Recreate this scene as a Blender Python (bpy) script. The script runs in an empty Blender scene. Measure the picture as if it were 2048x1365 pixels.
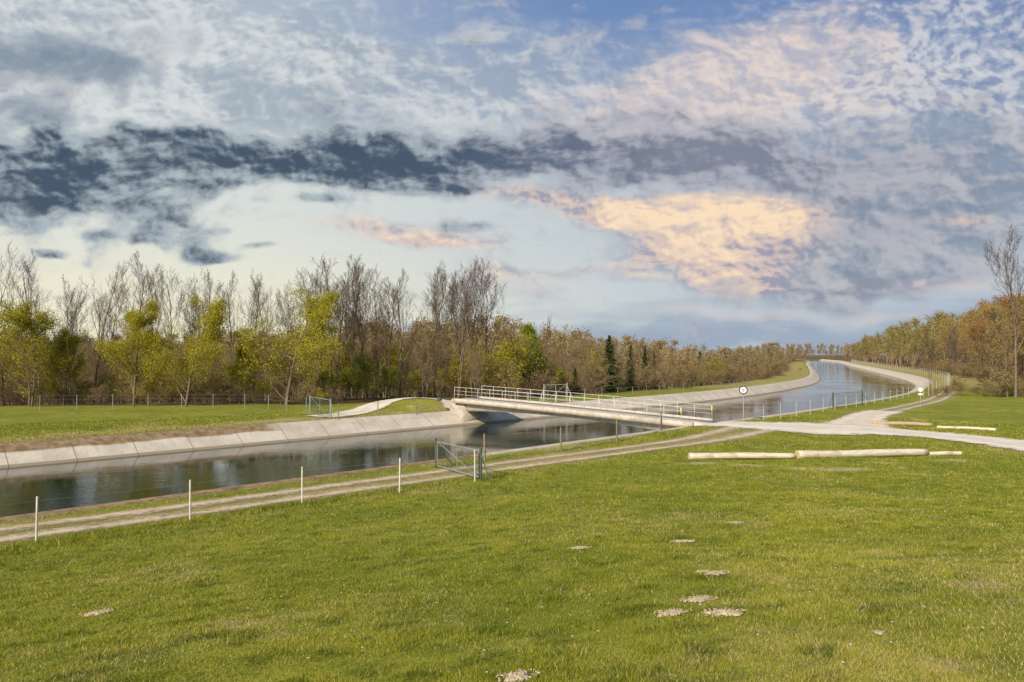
import bpy, math, numpy as np
from mathutils import Vector
R=math.radians
rng=np.random.default_rng(7)
scene=bpy.context.scene
COL=scene.collection
EYE=4.8; F0=1450.0; HZ=708.0

# ------------------------------------------------------------ mesh helpers
def mesh_np(name,V,F,mats=(),smooth=False,uv=None,attrs=None,color=None):
    V=np.asarray(V,dtype=np.float32); F=np.asarray(F,dtype=np.int32)
    me=bpy.data.meshes.new(name)
    k=F.shape[1]; n=len(F)
    me.vertices.add(len(V)); me.vertices.foreach_set('co',V.ravel())
    me.loops.add(n*k); me.loops.foreach_set('vertex_index',F.ravel())
    me.polygons.add(n); me.polygons.foreach_set('loop_start',np.arange(0,n*k,k,dtype=np.int32))
    me.polygons.foreach_set('loop_total',np.full(n,k,dtype=np.int32))
    if smooth: me.polygons.foreach_set('use_smooth',np.ones(n,dtype=bool))
    if uv is not None:
        l=me.uv_layers.new(name='UVMap'); l.data.foreach_set('uv',np.asarray(uv,dtype=np.float32)[F.ravel()].ravel())
    if attrs:
        for an,av in attrs.items():
            a=me.attributes.new(an,'FLOAT','POINT'); a.data.foreach_set('value',np.asarray(av,dtype=np.float32))
    if color is not None:
        a=me.attributes.new('tone','FLOAT_COLOR','POINT')
        a.data.foreach_set('color',np.concatenate([color,np.ones((len(color),1))],1).astype(np.float32).ravel())
    me.update(calc_edges=True)
    for m in mats: me.materials.append(m)
    return me
def obj(name,me,parent=None,loc=None,**props):
    o=bpy.data.objects.new(name,me); COL.objects.link(o)
    if parent is not None: o.parent=parent
    if loc is not None: o.location=loc
    for k,v in props.items(): o[k]=v
    return o
def tubes(segs,sides=4):
    s=np.asarray(segs,dtype=float).reshape(-1,8); n=len(s)
    p0=s[:,0:3];p1=s[:,3:6];r0=s[:,6];r1=s[:,7]
    d=p1-p0; L=np.linalg.norm(d,axis=1,keepdims=True); L[L<1e-6]=1; d=d/L
    up=np.where(np.abs(d[:,2:3])>0.9,np.array([[1.,0,0]]),np.array([[0,0,1.]]))
    a=np.cross(d,up); a/=np.linalg.norm(a,axis=1,keepdims=True); b=np.cross(d,a)
    V=np.zeros((n,2,sides,3))
    for i in range(sides):
        t=2*math.pi*(i+.5)/sides
        w=a*math.cos(t)+b*math.sin(t)
        V[:,0,i]=p0+w*r0[:,None]; V[:,1,i]=p1+w*r1[:,None]
    base=(np.arange(n)*2*sides)[:,None]
    F=[]
    for i in range(sides):
        j=(i+1)%sides
        F.append(np.concatenate([base+i,base+sides+i,base+sides+j,base+j],axis=1))
    F=np.stack(F,axis=1).reshape(-1,4)
    if sides==4:
        F=np.concatenate([F,np.concatenate([base,base+1,base+2,base+3],1),np.concatenate([base+7,base+6,base+5,base+4],1)])
    return V.reshape(-1,3),F
def join(parts):
    Vs=[];Fs=[];o=0
    for V,F in parts:
        Vs.append(np.asarray(V));Fs.append(np.asarray(F)+o);o+=len(V)
    return np.concatenate(Vs),np.concatenate(Fs)
def hexa(c):
    return np.array(c,float),np.array([[0,3,2,1],[4,5,6,7],[0,1,5,4],[1,2,6,5],[2,3,7,6],[3,0,4,7]])
def box(cx,cy,z0,z1,hx,hy,rot=0):
    c,s=math.cos(rot),math.sin(rot)
    q=[(cx+x*c-y*s,cy+x*s+y*c) for x,y in((-hx,-hy),(hx,-hy),(hx,hy),(-hx,hy))]
    return hexa([(x,y,z0) for x,y in q]+[(x,y,z1) for x,y in q])
def disc(c,n,r,th,k=24):
    c=np.array(c,float);n=np.array(n,float);n/=np.linalg.norm(n)
    a=np.cross(n,[0,0,1]);a/=np.linalg.norm(a);b=np.cross(n,a)
    V=[];F=[]
    for off in(-th/2,th/2):
        V.append(c+n*off)
        for i in range(k):
            t=2*math.pi*i/k; V.append(c+n*off+(a*math.cos(t)+b*math.sin(t))*r)
    for i in range(k):
        j=(i+1)%k
        F.append([0,1+i,1+j,1+j]);F.append([k+1,k+2+j,k+2+i,k+2+i]);F.append([1+i,k+2+i,k+2+j,1+j])
    me=bpy.data.meshes.new('d')
    me.from_pydata([tuple(v) for v in V],[],[tuple(dict.fromkeys(f)) for f in F]); me.update()
    return me

# ------------------------------------------------------------ node helpers
def newmat(name):
    m=bpy.data.materials.new(name); m.use_nodes=True
    nt=m.node_tree; nt.nodes.clear()
    return m,nt
def N(nt,t,**kw):
    n=nt.nodes.new(t)
    for k,v in kw.items(): setattr(n,k,v)
    return n
def setin(nt,sock,v):
    if isinstance(v,bpy.types.NodeSocket): nt.links.new(v,sock)
    else: sock.default_value=v
def M(nt,op,a,b=0.0,c=None,clamp=False):
    n=N(nt,'ShaderNodeMath',operation=op,use_clamp=clamp)
    setin(nt,n.inputs[0],a)
    if op not in('ABSOLUTE','SQRT','SINE','COSINE','FRACT','FLOOR','ARCSINE'): setin(nt,n.inputs[1],b)
    if c is not None: setin(nt,n.inputs[2],c)
    return n.outputs[0]
def SS(nt,v,a,b,lo=0.,hi=1.):
    n=N(nt,'ShaderNodeMapRange',interpolation_type='SMOOTHSTEP')
    setin(nt,n.inputs[0],v); n.inputs[1].default_value=a;n.inputs[2].default_value=b
    n.inputs[3].default_value=lo;n.inputs[4].default_value=hi
    return n.outputs[0]
def MIX(nt,f,a,b,mode='MIX'):
    n=N(nt,'ShaderNodeMix',data_type='RGBA',blend_type=mode)
    setin(nt,n.inputs[0],f)
    for s,v in((n.inputs[6],a),(n.inputs[7],b)):
        if isinstance(v,bpy.types.NodeSocket): nt.links.new(v,s)
        else: s.default_value=(v[0],v[1],v[2],1)
    return n.outputs[2]
def NOISE(nt,vec,scale,detail=4,rough=.55,dist=0.,col=False):
    n=N(nt,'ShaderNodeTexNoise'); n.inputs['Scale'].default_value=scale;n.inputs['Detail'].default_value=detail
    n.inputs['Roughness'].default_value=rough;n.inputs['Distortion'].default_value=dist
    if vec is not None: nt.links.new(vec,n.inputs['Vector'])
    return n.outputs[1] if col else n.outputs[0]
def WPOS(nt): return N(nt,'ShaderNodeNewGeometry').outputs['Position']
def OPOS(nt): return N(nt,'ShaderNodeTexCoord').outputs['Object']
def BUMP(nt,h,s=.3,d=.05):
    n=N(nt,'ShaderNodeBump'); n.inputs['Strength'].default_value=s;n.inputs['Distance'].default_value=d
    nt.links.new(h,n.inputs['Height']); return n.outputs[0]
def PRIN(nt,col,rough=.8,normal=None,metal=0.,spec=.3,alpha=None,out=True):
    n=N(nt,'ShaderNodeBsdfPrincipled')
    if isinstance(col,bpy.types.NodeSocket): nt.links.new(col,n.inputs['Base Color'])
    else: n.inputs['Base Color'].default_value=(*col,1)
    setin(nt,n.inputs['Roughness'],rough); n.inputs['Metallic'].default_value=metal
    n.inputs['Specular IOR Level'].default_value=spec
    if normal is not None: nt.links.new(normal,n.inputs['Normal'])
    sh=n.outputs[0]
    if alpha is not None:
        t=N(nt,'ShaderNodeBsdfTransparent'); mx=N(nt,'ShaderNodeMixShader')
        nt.links.new(alpha,mx.inputs[0]);nt.links.new(t.outputs[0],mx.inputs[1]);nt.links.new(sh,mx.inputs[2]); sh=mx.outputs[0]
    if out:
        o=N(nt,'ShaderNodeOutputMaterial'); nt.links.new(sh,o.inputs[0])
    return n
def simple(name,c1,c2,scale=6,rough=.8,bump=.3,metal=0.,spec=.3,detail=5,lo=.35,hi=.65):
    m,nt=newmat(name); p=WPOS(nt)
    f=SS(nt,NOISE(nt,p,scale,detail,.65),lo,hi)
    PRIN(nt,MIX(nt,f,c1,c2),rough,BUMP(nt,NOISE(nt,p,scale*4,4),bump,.02),metal,spec)
    return m
def leafmat(name,cols,var=.35,trans=.35,scale=.9):
    m,nt=newmat(name); p=OPOS(nt)
    f=SS(nt,NOISE(nt,p,scale,3,.7),.32,.68)
    c=MIX(nt,f,cols[0],cols[1])
    rnd=N(nt,'ShaderNodeObjectInfo').outputs['Random']
    if len(cols)>2: c=MIX(nt,SS(nt,rnd,.2,1.),c,cols[2])
    br=M(nt,'MULTIPLY_ADD',rnd,var,1-var/2)
    cc=N(nt,'ShaderNodeVectorMath',operation='SCALE'); nt.links.new(c,cc.inputs[0]); nt.links.new(br,cc.inputs[3])
    d=N(nt,'ShaderNodeBsdfDiffuse'); nt.links.new(cc.outputs[0],d.inputs[0])
    sh=d.outputs[0]
    if trans>0:
        t=N(nt,'ShaderNodeBsdfTranslucent'); nt.links.new(cc.outputs[0],t.inputs[0])
        mx=N(nt,'ShaderNodeMixShader'); mx.inputs[0].default_value=trans
        nt.links.new(d.outputs[0],mx.inputs[1]);nt.links.new(t.outputs[0],mx.inputs[2]);sh=mx.outputs[0]
    o=N(nt,'ShaderNodeOutputMaterial'); nt.links.new(sh,o.inputs[0])
    return m

# ------------------------------------------------------------ canal centre line
CP=np.array([(-95,-44.4),(-70,-19.4),(-46,4.6),(-22.2,28.4),(0.8,51.6),(16.5,67.5),(35.5,89),(52.5,113),(71.5,147),(101,218),(160,366),(215,500),(262,640),(300,760)],float)
def catmull(P,step):
    out=[]
    for i in range(1,len(P)-2):
        p0,p1,p2,p3=P[i-1],P[i],P[i+1],P[i+2]
        n=max(2,int(np.linalg.norm(p2-p1)/step))
        for k in range(n):
            t=k/n
            out.append(.5*((2*p1)+(-p0+p2)*t+(2*p0-5*p1+4*p2-p3)*t*t+(-p0+3*p1-3*p2+p3)*t**3))
    out.append(P[-2]); return np.array(out)
CL=catmull(CP,1.6)
TG=np.gradient(CL,axis=0); TG/=np.linalg.norm(TG,axis=1,keepdims=True)
NR=np.stack([TG[:,1],-TG[:,0]],1)
ARC=np.concatenate([[0],np.cumsum(np.linalg.norm(np.diff(CL,axis=0),axis=1))])
def canal_s(x,y):
    x=np.atleast_1d(np.asarray(x,float)).ravel();y=np.atleast_1d(np.asarray(y,float)).ravel()
    out=np.zeros(len(x))
    for i in range(0,len(x),20000):
        X=x[i:i+20000,None];Y=y[i:i+20000,None]
        k=((X-CL[None,:,0])**2+(Y-CL[None,:,1])**2).argmin(1)
        dx=X[:,0]-CL[k,0];dy=Y[:,0]-CL[k,1]
        s=dx*NR[k,0]+dy*NR[k,1]
        far=np.hypot(dx,dy)
        along=np.abs(dx*TG[k,0]+dy*TG[k,1])
        out[i:i+20000]=np.where(along>3,np.sign(s)*np.maximum(far,12),s)
    return out
def sst(a,b,v):
    t=np.clip((v-a)/(b-a),0,1); return t*t*(3-2*t)
def height(x,y):
    x=np.atleast_1d(np.asarray(x,float)).ravel();y=np.atleast_1d(np.asarray(y,float)).ravel()
    s=canal_s(x,y); a=np.abs(s); r=np.hypot(x,y)
    sr=s-10.3
    z=3.0*np.clip((sr-4.3)/21.2,0,1)*(1-sst(3,36,np.where(y<0,0,r)))
    z+=0.035*np.sin(x*.9+1.3*np.sin(y*.6))*sst(4,8,sr)+0.05*np.sin(y*.37+x*.21)*sst(4,8,sr)
    z+=0.5*sst(20,45,sr)*sst(45,80,y)
    z+=6*sst(14,70,sr)*sst(95,260,y)*(1-sst(330,520,y))
    z-=5*sst(6,26,-s-10.3)*sst(78,135,y)
    z-=1.5*sst(60,95,y)*sst(25,60,-s)
    w=sst(10.3,11.6,a)
    z+=w*1.0*np.exp(-(((x+8)*.8+(y-62)*-.6)/6)**2-(((x+8)*.6+(y-62)*.8)/4.2)**2)*(s<0)
    z+=w*0.22*np.exp(-((x-14)**2+(y-47)**2)/16.)*(s>0)
    z-=4*(1-sst(9.75,10.28,a))
    return z
def H1(x,y): return float(height(x,y)[0])
def g(px,py):
    """ground point along a calibrated sight line of the survey photo"""
    tx=(px-1024)/F0; tz=(py-HZ)/F0
    d=np.exp(np.linspace(math.log(2.5),math.log(500),1500))
    z=height(tx*d,d); zr=EYE-tz*d
    k=int(np.argmax(zr<z))
    if k==0: k=len(d)-1
    a=zr[k-1]-z[k-1]; b=zr[k]-z[k]
    t=a/(a-b) if a!=b else 0
    dd=d[k-1]+(d[k]-d[k-1])*t
    return np.array([tx*dd,dd])

# ------------------------------------------------------------ paths
track=np.array([(-33,-.2),(-25,7.8),(-19,13.8),(-13.6,19.2),(-9.9,22.4),(-7.2,24.9),(-3.7,28),(-0.5,30.9),(4.2,34.9),(9.3,39.3),(13.2,43.3),(16.2,46.2),(18,47.5)],float)
road=np.array([(9.2,50.8),(13.3,48.1),(17,46.9),(20.5,45.9),(23.9,43.2),(26.4,38.5),(29,31),(33,22),(36,14)],float)
spur=np.array([(28,56.5),(31.2,60.5),(37,67),(44,75.5),(50,84),(56,93)],float)
lpath=np.array([(-1,59),(-4.4,61.5),(-8,63.2),(-10.8,61.6),(-12.1,58.5),(-14.4,55),(-20,48.5),(-26,42.5)],float)
spur2=np.array([(20.5,44.5),(22,47),(24.3,51),(27.5,56),(31.2,60.5)],float)
def densep(P,step=.5):
    Q=np.vstack([2*P[0]-P[1],P,2*P[-1]-P[-2]]); return catmull(Q,step)
PD={k:densep(v) for k,v in dict(track=track,road=road,spur=spur,lpath=lpath,spur2=spur2).items()}
def pdist(name,x,y):
    P=PD[name][::2]; out=np.zeros(len(x))
    for i in range(0,len(x),40000):
        out[i:i+40000]=np.sqrt(((x[i:i+40000,None]-P[None,:,0])**2+(y[i:i+40000,None]-P[None,:,1])**2).min(1))
    return out

# ------------------------------------------------------------ gradient noise (numpy)
def perlin(x,y,seed):
    xi=np.floor(x).astype(np.int64);yi=np.floor(y).astype(np.int64);xf=x-xi;yf=y-yi
    r=np.random.default_rng(seed);G=r.random((256,256))*2*math.pi;GX=np.cos(G);GY=np.sin(G)
    def gr(i,j,a,b):
        k=(i&255,j&255); return GX[k]*a+GY[k]*b
    u=xf**3*(xf*(xf*6-15)+10);v=yf**3*(yf*(yf*6-15)+10)
    n00=gr(xi,yi,xf,yf);n10=gr(xi+1,yi,xf-1,yf);n01=gr(xi,yi+1,xf,yf-1);n11=gr(xi+1,yi+1,xf-1,yf-1)
    return (n00*(1-u)+n10*u)*(1-v)+(n01*(1-u)+n11*u)*v
def fbm(x,y,seed,octv=6,gain=.55,lac=2.03):
    s=np.zeros_like(x);a=1;f=1;t=0
    for o in range(octv):
        s+=a*perlin(x*f+17.3*o,y*f+9.1*o,seed+o);t+=a;a*=gain;f*=lac
    return s/t*2.2

# ------------------------------------------------------------ terrain
ang=np.concatenate([np.arange(-180,-46,3.),np.arange(-46,46.01,.2),np.arange(49,180.1,3.)])
rad=[0.6]
while rad[-1]<260: rad.append(rad[-1]*1.0065+0.002)
while rad[-1]<7500: rad.append(rad[-1]*1.035)
rad=np.array(rad)
A,RR=np.meshgrid(np.radians(ang),rad)
X=(np.sin(A)*RR).ravel();Y=(np.cos(A)*RR).ravel()
Z=height(X,Y)
nr,na=A.shape
idx=np.arange(nr*na).reshape(nr,na)
Fq=np.stack([idx[:-1,:-1],idx[:-1,1:],idx[1:,1:],idx[1:,:-1]],-1).reshape(-1,4)[:, ::-1]
S=canal_s(X,Y)
def dryness(x,y,s,pt,prd,psp):
    d=np.where(s>0,.32,.55)*np.exp(-((np.abs(s)-10.9)/1.1)**2)
    d=np.maximum(d,.65*np.exp(-((s+13.0)/1.9)**2)*(y<58))
    d=np.maximum(d,.5*np.exp(-(pt/1.2)**2))
    d=np.maximum(d,.5*np.exp(-(prd/3.0)**2))
    d=np.maximum(d,.6*np.exp(-(psp/2.2)**2))
    d=np.maximum(d,.5*sst(.3,5,x)*(1-sst(5,14,y)))
    pt_=fbm(x*.22,y*.22,5,4);p2=fbm(x*.9,y*.9,15,3)
    d=d+(.40*sst(.0,.65,pt_)+.32*sst(.12,.65,p2))*(y<62)
    return d
dry=dryness(X,Y,S,pdist('track',X,Y),pdist('road',X,Y),pdist('spur',X,Y))
dry=np.maximum(dry,.6*sst(85,110,Y))
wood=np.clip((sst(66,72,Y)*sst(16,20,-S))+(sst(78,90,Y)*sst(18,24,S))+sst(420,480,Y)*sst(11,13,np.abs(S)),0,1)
lp=g(1650,938)
dirt=.8*np.exp(-((X-lp[0])/3.2)**2-((Y-lp[1])/.9)**2)
for q in((1500,930),(1760,925),(1900,920),(1400,926)):
    w=g(*q); dirt=np.maximum(dirt,.7*np.exp(-((X-w[0])/1.6)**2-((Y-w[1])/.7)**2))
gm,nt=newmat('grass_ground')
p=WPOS(nt)
n1=NOISE(nt,p,.22,4,.6); n2=NOISE(nt,p,1.7,5,.7); n3=NOISE(nt,p,14,4,.7)
at=lambda s:(lambda n:n.outputs['Fac'])(N(nt,'ShaderNodeAttribute',attribute_name=s))
c=MIX(nt,SS(nt,n1,.35,.65),(.18,.21,.023),(.28,.285,.037))
c=MIX(nt,SS(nt,n2,.42,.72),c,(.11,.145,.017))
c=MIX(nt,M(nt,'MULTIPLY',SS(nt,n3,.45,.75),.6),c,(.32,.29,.078))
dm=M(nt,'ADD',at('dry'),M(nt,'MULTIPLY_ADD',n2,1.3,-.65))
dm=M(nt,'MULTIPLY',SS(nt,dm,.3,.8),SS(nt,n3,.25,.6))
c=MIX(nt,dm,c,(.44,.34,.17))
c=MIX(nt,SS(nt,M(nt,'ADD',at('dirt'),M(nt,'MULTIPLY_ADD',n3,1.,-.5)),.45,.7),c,(.55,.45,.31))
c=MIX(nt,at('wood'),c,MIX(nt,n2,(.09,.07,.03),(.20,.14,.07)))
PRIN(nt,c,.95,BUMP(nt,n3,.7,.06),spec=.1)
obj('ground',mesh_np('ground',np.stack([X,Y,Z],1),Fq,[gm],True,attrs=dict(dry=dry,wood=wood,dirt=dirt)),kind='structure',label='grassy meadow sloping down to a concrete canal',category='ground')

# ------------------------------------------------------------ canal: water, concrete banks
def sweep(name,prof,mats,smooth=False,sl=slice(None)):
    C=CL[sl];n=NR[sl];u=ARC[sl];k=len(prof)
    V=np.zeros((len(C),k,3)); UV=np.zeros((len(C),k,2)); v=0
    for j,(s,z) in enumerate(prof):
        V[:,j,:2]=C+n*s; V[:,j,2]=z
        if j: v+=math.hypot(s-prof[j-1][0],z-prof[j-1][1])
        UV[:,j,0]=u; UV[:,j,1]=v
    ii=np.arange(len(C)*k).reshape(len(C),k)
    Fs=np.stack([ii[:-1,:-1],ii[:-1,1:],ii[1:,1:],ii[1:,:-1]],-1).reshape(-1,4)
    if prof[0][0]<prof[-1][0]: Fs=Fs[:, ::-1]
    return mesh_np(name,V.reshape(-1,3),Fs,mats,smooth,uv=UV.reshape(-1,2))
wm,nt=newmat('canal_water')
p=WPOS(nt)
mp=N(nt,'ShaderNodeMapping'); mp.inputs['Rotation'].default_value=(0,0,R(-45)); mp.inputs['Scale'].default_value=(1.,1.5,1); nt.links.new(p,mp.inputs[0])
w1=NOISE(nt,mp.outputs[0],2.6,3,.6); w2=NOISE(nt,mp.outputs[0],.10,4,.6)
amp=SS(nt,w2,.42,.62,.25,1.)
hh=M(nt,'MULTIPLY',w1,amp)
b=PRIN(nt,MIX(nt,w2,(.008,.020,.014),(.014,.030,.024)),.02,BUMP(nt,hh,.14,.08),spec=.6); b.inputs['IOR'].default_value=1.6
obj('water',sweep('water',[(s,-1.0) for s in np.linspace(-9.4,9.4,9)],[wm]),kind='structure',label='rippled dark green canal water',category='water')
cm,nt=newmat('canal_concrete')
p=WPOS(nt); uvn=N(nt,'ShaderNodeUVMap'); sep=N(nt,'ShaderNodeSeparateXYZ'); nt.links.new(uvn.outputs[0],sep.inputs[0])
u,v=sep.outputs[0],sep.outputs[1]
z=N(nt,'ShaderNodeSeparateXYZ'); nt.links.new(p,z.inputs[0]); zz=z.outputs[2]
n1=NOISE(nt,p,.7,5,.65); n2=NOISE(nt,p,8,4,.7)
c=MIX(nt,SS(nt,n1,.35,.65),(.68,.62,.52),(.54,.49,.40))
c=MIX(nt,M(nt,'MULTIPLY',SS(nt,n2,.4,.8),.4),c,(.42,.38,.31))
fr=M(nt,'FRACT',M(nt,'DIVIDE',u,3.1))
jt=M(nt,'LESS_THAN',fr,.014)
uvm=N(nt,'ShaderNodeMapping'); uvm.inputs['Scale'].default_value=(3.5,.4,1); nt.links.new(uvn.outputs[0],uvm.inputs[0])
streak=NOISE(nt,uvm.outputs[0],1,4,.7)
c=MIX(nt,M(nt,'MULTIPLY',SS(nt,streak,.5,.75),.45),c,(.32,.27,.20))
def arcmap(x_,y_,lo,hi,w_=.6):
    n=N(nt,'ShaderNodeMapRange');nt.links.new(u,n.inputs[0]);k_=int(((CL[:,0]-x_)**2+(CL[:,1]-y_)**2).argmin())
    n.inputs[1].default_value=ARC[k_]-w_;n.inputs[2].default_value=ARC[k_]+w_;n.inputs[3].default_value=lo;n.inputs[4].default_value=hi;return n.outputs[0]
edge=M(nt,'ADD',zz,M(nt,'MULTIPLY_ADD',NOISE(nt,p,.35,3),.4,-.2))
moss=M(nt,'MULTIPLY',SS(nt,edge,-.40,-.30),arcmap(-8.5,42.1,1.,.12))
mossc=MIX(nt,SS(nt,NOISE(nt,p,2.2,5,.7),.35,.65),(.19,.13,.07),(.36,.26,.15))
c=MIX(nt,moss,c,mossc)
c=MIX(nt,SS(nt,M(nt,'ADD',zz,M(nt,'MULTIPLY',n1,.06)),-.86,-.82,1.,0.),c,(.32,.27,.19))
c=MIX(nt,M(nt,'MULTIPLY',jt,.7),c,(.10,.09,.075))
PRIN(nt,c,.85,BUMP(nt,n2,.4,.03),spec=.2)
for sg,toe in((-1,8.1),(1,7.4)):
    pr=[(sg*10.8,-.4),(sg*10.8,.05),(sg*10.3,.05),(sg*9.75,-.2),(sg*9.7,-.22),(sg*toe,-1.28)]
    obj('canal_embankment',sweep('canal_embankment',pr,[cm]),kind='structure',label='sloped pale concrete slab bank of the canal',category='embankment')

def ribbon(name,key,width,mat,lab,zoff=.035,trim=None):
    P=PD[key]
    if trim: P=P[trim[0]:trim[1]]
    T=np.gradient(P,axis=0);T/=np.linalg.norm(T,axis=1,keepdims=True);n=np.stack([T[:,1],-T[:,0]],1)
    k=11; ts=np.linspace(-1,1,k); L=len(P)
    W=width(P) if callable(width) else np.full(L,width)
    XY=P[:,None,:]+n[:,None,:]*ts[None,:,None]*(W[:,None,None]/2.)
    zz=height(XY[...,0].ravel(),XY[...,1].ravel())+zoff
    V=np.concatenate([XY.reshape(-1,2),zz[:,None]],1)
    cs=np.concatenate([[0],np.cumsum(np.linalg.norm(np.diff(P,axis=0),axis=1))])
    UV=np.stack([np.repeat(cs,k),np.tile(ts,L)],1)
    ii=np.arange(L*k).reshape(L,k)
    Fs=np.stack([ii[:-1,:-1],ii[:-1,1:],ii[1:,1:],ii[1:,:-1]],-1).reshape(-1,4)[:, ::-1]
    return obj(name,mesh_np(name,V,Fs,[mat],True,uv=UV),kind='structure',label=lab,category='path')
def gravel(name,median,c1,c2,edge=.22,ms=.26,soft=.1,ns=1.6):
    m,nt=newmat(name); p=WPOS(nt)
    uvn=N(nt,'ShaderNodeUVMap'); sep=N(nt,'ShaderNodeSeparateXYZ'); nt.links.new(uvn.outputs[0],sep.inputs[0])
    av=M(nt,'ABSOLUTE',sep.outputs[1])
    na_=NOISE(nt,p,ns,6,.8); nb=NOISE(nt,p,30,4,.7)
    e=M(nt,'ADD',M(nt,'SUBTRACT',1.,av),M(nt,'MULTIPLY_ADD',na_,1.,-.5))
    al=SS(nt,e,edge-soft,edge+soft)
    if median:
        nm=NOISE(nt,p,ns*1.6,6,.8)
        e2=M(nt,'ADD',M(nt,'ABSOLUTE',M(nt,'SUBTRACT',av,.52)),M(nt,'MULTIPLY_ADD',nm,1.5,-.75))
        al=M(nt,'MULTIPLY',al,SS(nt,e2,ms-soft*1.2,ms+soft*1.2,1.,0.))
    c=MIX(nt,SS(nt,NOISE(nt,p,.8,5,.65),.35,.65),c1,c2)
    c=MIX(nt,M(nt,'MULTIPLY',SS(nt,nb,.5,.75),.5),c,tuple(q*.55 for q in c1))
    c=MIX(nt,M(nt,'MULTIPLY',SS(nt,M(nt,'ABSOLUTE',M(nt,'SUBTRACT',av,.5)),.0,.25,1.,0.),.25),c,tuple(min(1,q*1.3) for q in c2))
    PRIN(nt,c,.95,BUMP(nt,nb,.5,.03),spec=.1,alpha=al)
    return m
ribbon('gravel_track','track',lambda P:2.7+1.6*sst(36,46,P[:,1]),gravel('track_gravel',True,(.46,.36,.24),(.62,.51,.37),ms=.28,soft=.26,ns=2.6),'two rutted gravel wheel tracks with a grassy middle',zoff=.025)
ribbon('gravel_road','road',lambda P:4.6+4.2*np.exp(-((P[:,0]-19.5)**2+(P[:,1]-46)**2)/18.),gravel('road_gravel',False,(.64,.58,.48),(.76,.70,.60),edge=.14),'pale gravel road curving away from the bridge',zoff=.05,trim=(3,None))
ribbon('gravel_path','spur',2.4,gravel('path_gravel',True,(.50,.43,.32),(.62,.55,.43),soft=.24,ms=.2),'narrow gravel path along the canal fence',zoff=.03)
ribbon('gravel_path','spur2',lambda P:3.6+2.8*np.exp(-((P[:,0]-21.5)**2+(P[:,1]-46.5)**2)/18.),gravel('path2_gravel',False,(.60,.53,.43),(.72,.66,.55),edge=.2),'short gravel path joining the road',zoff=.04)
nL=len(PD['lpath'])
ribbon('gravel_path','lpath',3.4,gravel('lpath_gravel',False,(.60,.54,.45),(.72,.66,.56),edge=.16),'gravel ramp climbing to the bridge',zoff=.06,trim=(4,int(nL*.55)))

# ------------------------------------------------------------ bridge
conc=simple('bridge_concrete',(.50,.46,.39),(.36,.33,.28),2.5,.85,.4)
conc_l=simple('bridge_edge_concrete',(.56,.51,.43),(.42,.37,.30),3,.85,.4)
deckm=simple('bridge_deck_gravel',(.62,.57,.49),(.70,.65,.57),2,.9,.3)
white=simple('white_paint',(.74,.72,.66),(.58,.56,.50),9,.45,.1,spec=.5)
railp=simple('grey_white_rail_paint',(.66,.65,.61),(.52,.51,.47),9,.5,.1,spec=.4)
postw=simple('pale_post_paint',(.52,.50,.45),(.38,.36,.32),9,.6,.1,spec=.3)
galv=simple('galvanised_steel',(.42,.43,.42),(.32,.33,.32),12,.5,.1,metal=.3,spec=.4)
green=simple('green_coated_steel',(.05,.085,.06),(.08,.115,.085),10,.5,.1,spec=.3)
woodp=simple('weathered_wood',(.20,.15,.10),(.30,.24,.17),14,.85,.5)
yellow=simple('yellow_reflector',(.75,.6,.2),(.8,.66,.3),14,.5,.1)
BA=np.array([-4.4,59.3]);BB=np.array([11.4,47.5]);BL=np.linalg.norm(BB-BA);be=(BB-BA)/BL;bw=np.array([-be[1],be[0]])
def zb(t): return 1.0+(.22-1.0)*t/BL+.04*math.sin(math.pi*min(1,max(0,t/BL)))
def BP(t,w,z): q=BA+be*t+bw*w; return (q[0],q[1],z)
bridge=obj('concrete_bridge',None,label='flat concrete road bridge with white tubular railings over canal',category='bridge')
def slab(t0,t1,w0,w1,zt,zbm,n=24):
    V=[];Fs=[]
    ts=np.linspace(t0,t1,n)
    for t in ts:
        V+= [BP(t,w0,zb(t)+zbm(t)),BP(t,w1,zb(t)+zbm(t)),BP(t,w1,zb(t)+zt),BP(t,w0,zb(t)+zt)]
    for i in range(n-1):
        a=i*4;b_=a+4
        for j in range(4):
            k=(j+1)%4; Fs.append([a+j,a+k,b_+k,b_+j])
    Fs.append([3,2,1,0]); e=(n-1)*4; Fs.append([e,e+1,e+2,e+3])
    return np.array(V),np.array(Fs)
obj('deck',mesh_np('deck',*slab(-1.0,BL+.8,.283,3.417,-.02,lambda t:-.2),[deckm]),bridge)
for w in(0,3.42):
    obj('edge_beam',mesh_np('edge_beam',*slab(-.6,BL+.4,w,w+.28,.12,lambda t:-.24),[conc_l]),bridge)
obj('girder',mesh_np('girder',*slab(.1,BL-.1,.55,3.15,-.203,lambda t:-.52-.40*(abs(t/BL-.5)*2)**2),[conc]),bridge)
obj('abutment',mesh_np('abutment',*slab(-1.2,.4,.35,3.35,-.28,lambda t:-2.6,3),[conc]),bridge)
obj('abutment',mesh_np('abutment',*slab(BL-.5,BL+1.0,.35,3.35,-.28,lambda t:-2.4,3),[conc]),bridge)
for w,t0,t1 in((.12,-.5,BL-.4),(3.56,-.4,BL+.35)):
    sg=[]
    for t in np.linspace(t0,t1,17):
        sg.append([*BP(t,w,zb(t)+.1),*BP(t,w,zb(t)+1.03),.023,.023])
    for hgt,rr in((1.04,.022),(.75,.013),(.46,.013)):
        tt=np.linspace(t0,t1,30)
        for a,b_ in zip(tt[:-1],tt[1:]):
            sg.append([*BP(a,w,zb(a)+hgt),*BP(b_,w,zb(b_)+hgt),rr,rr])
    obj('railing',mesh_np('railing',*tubes(sg,4),[railp]),bridge)
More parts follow.
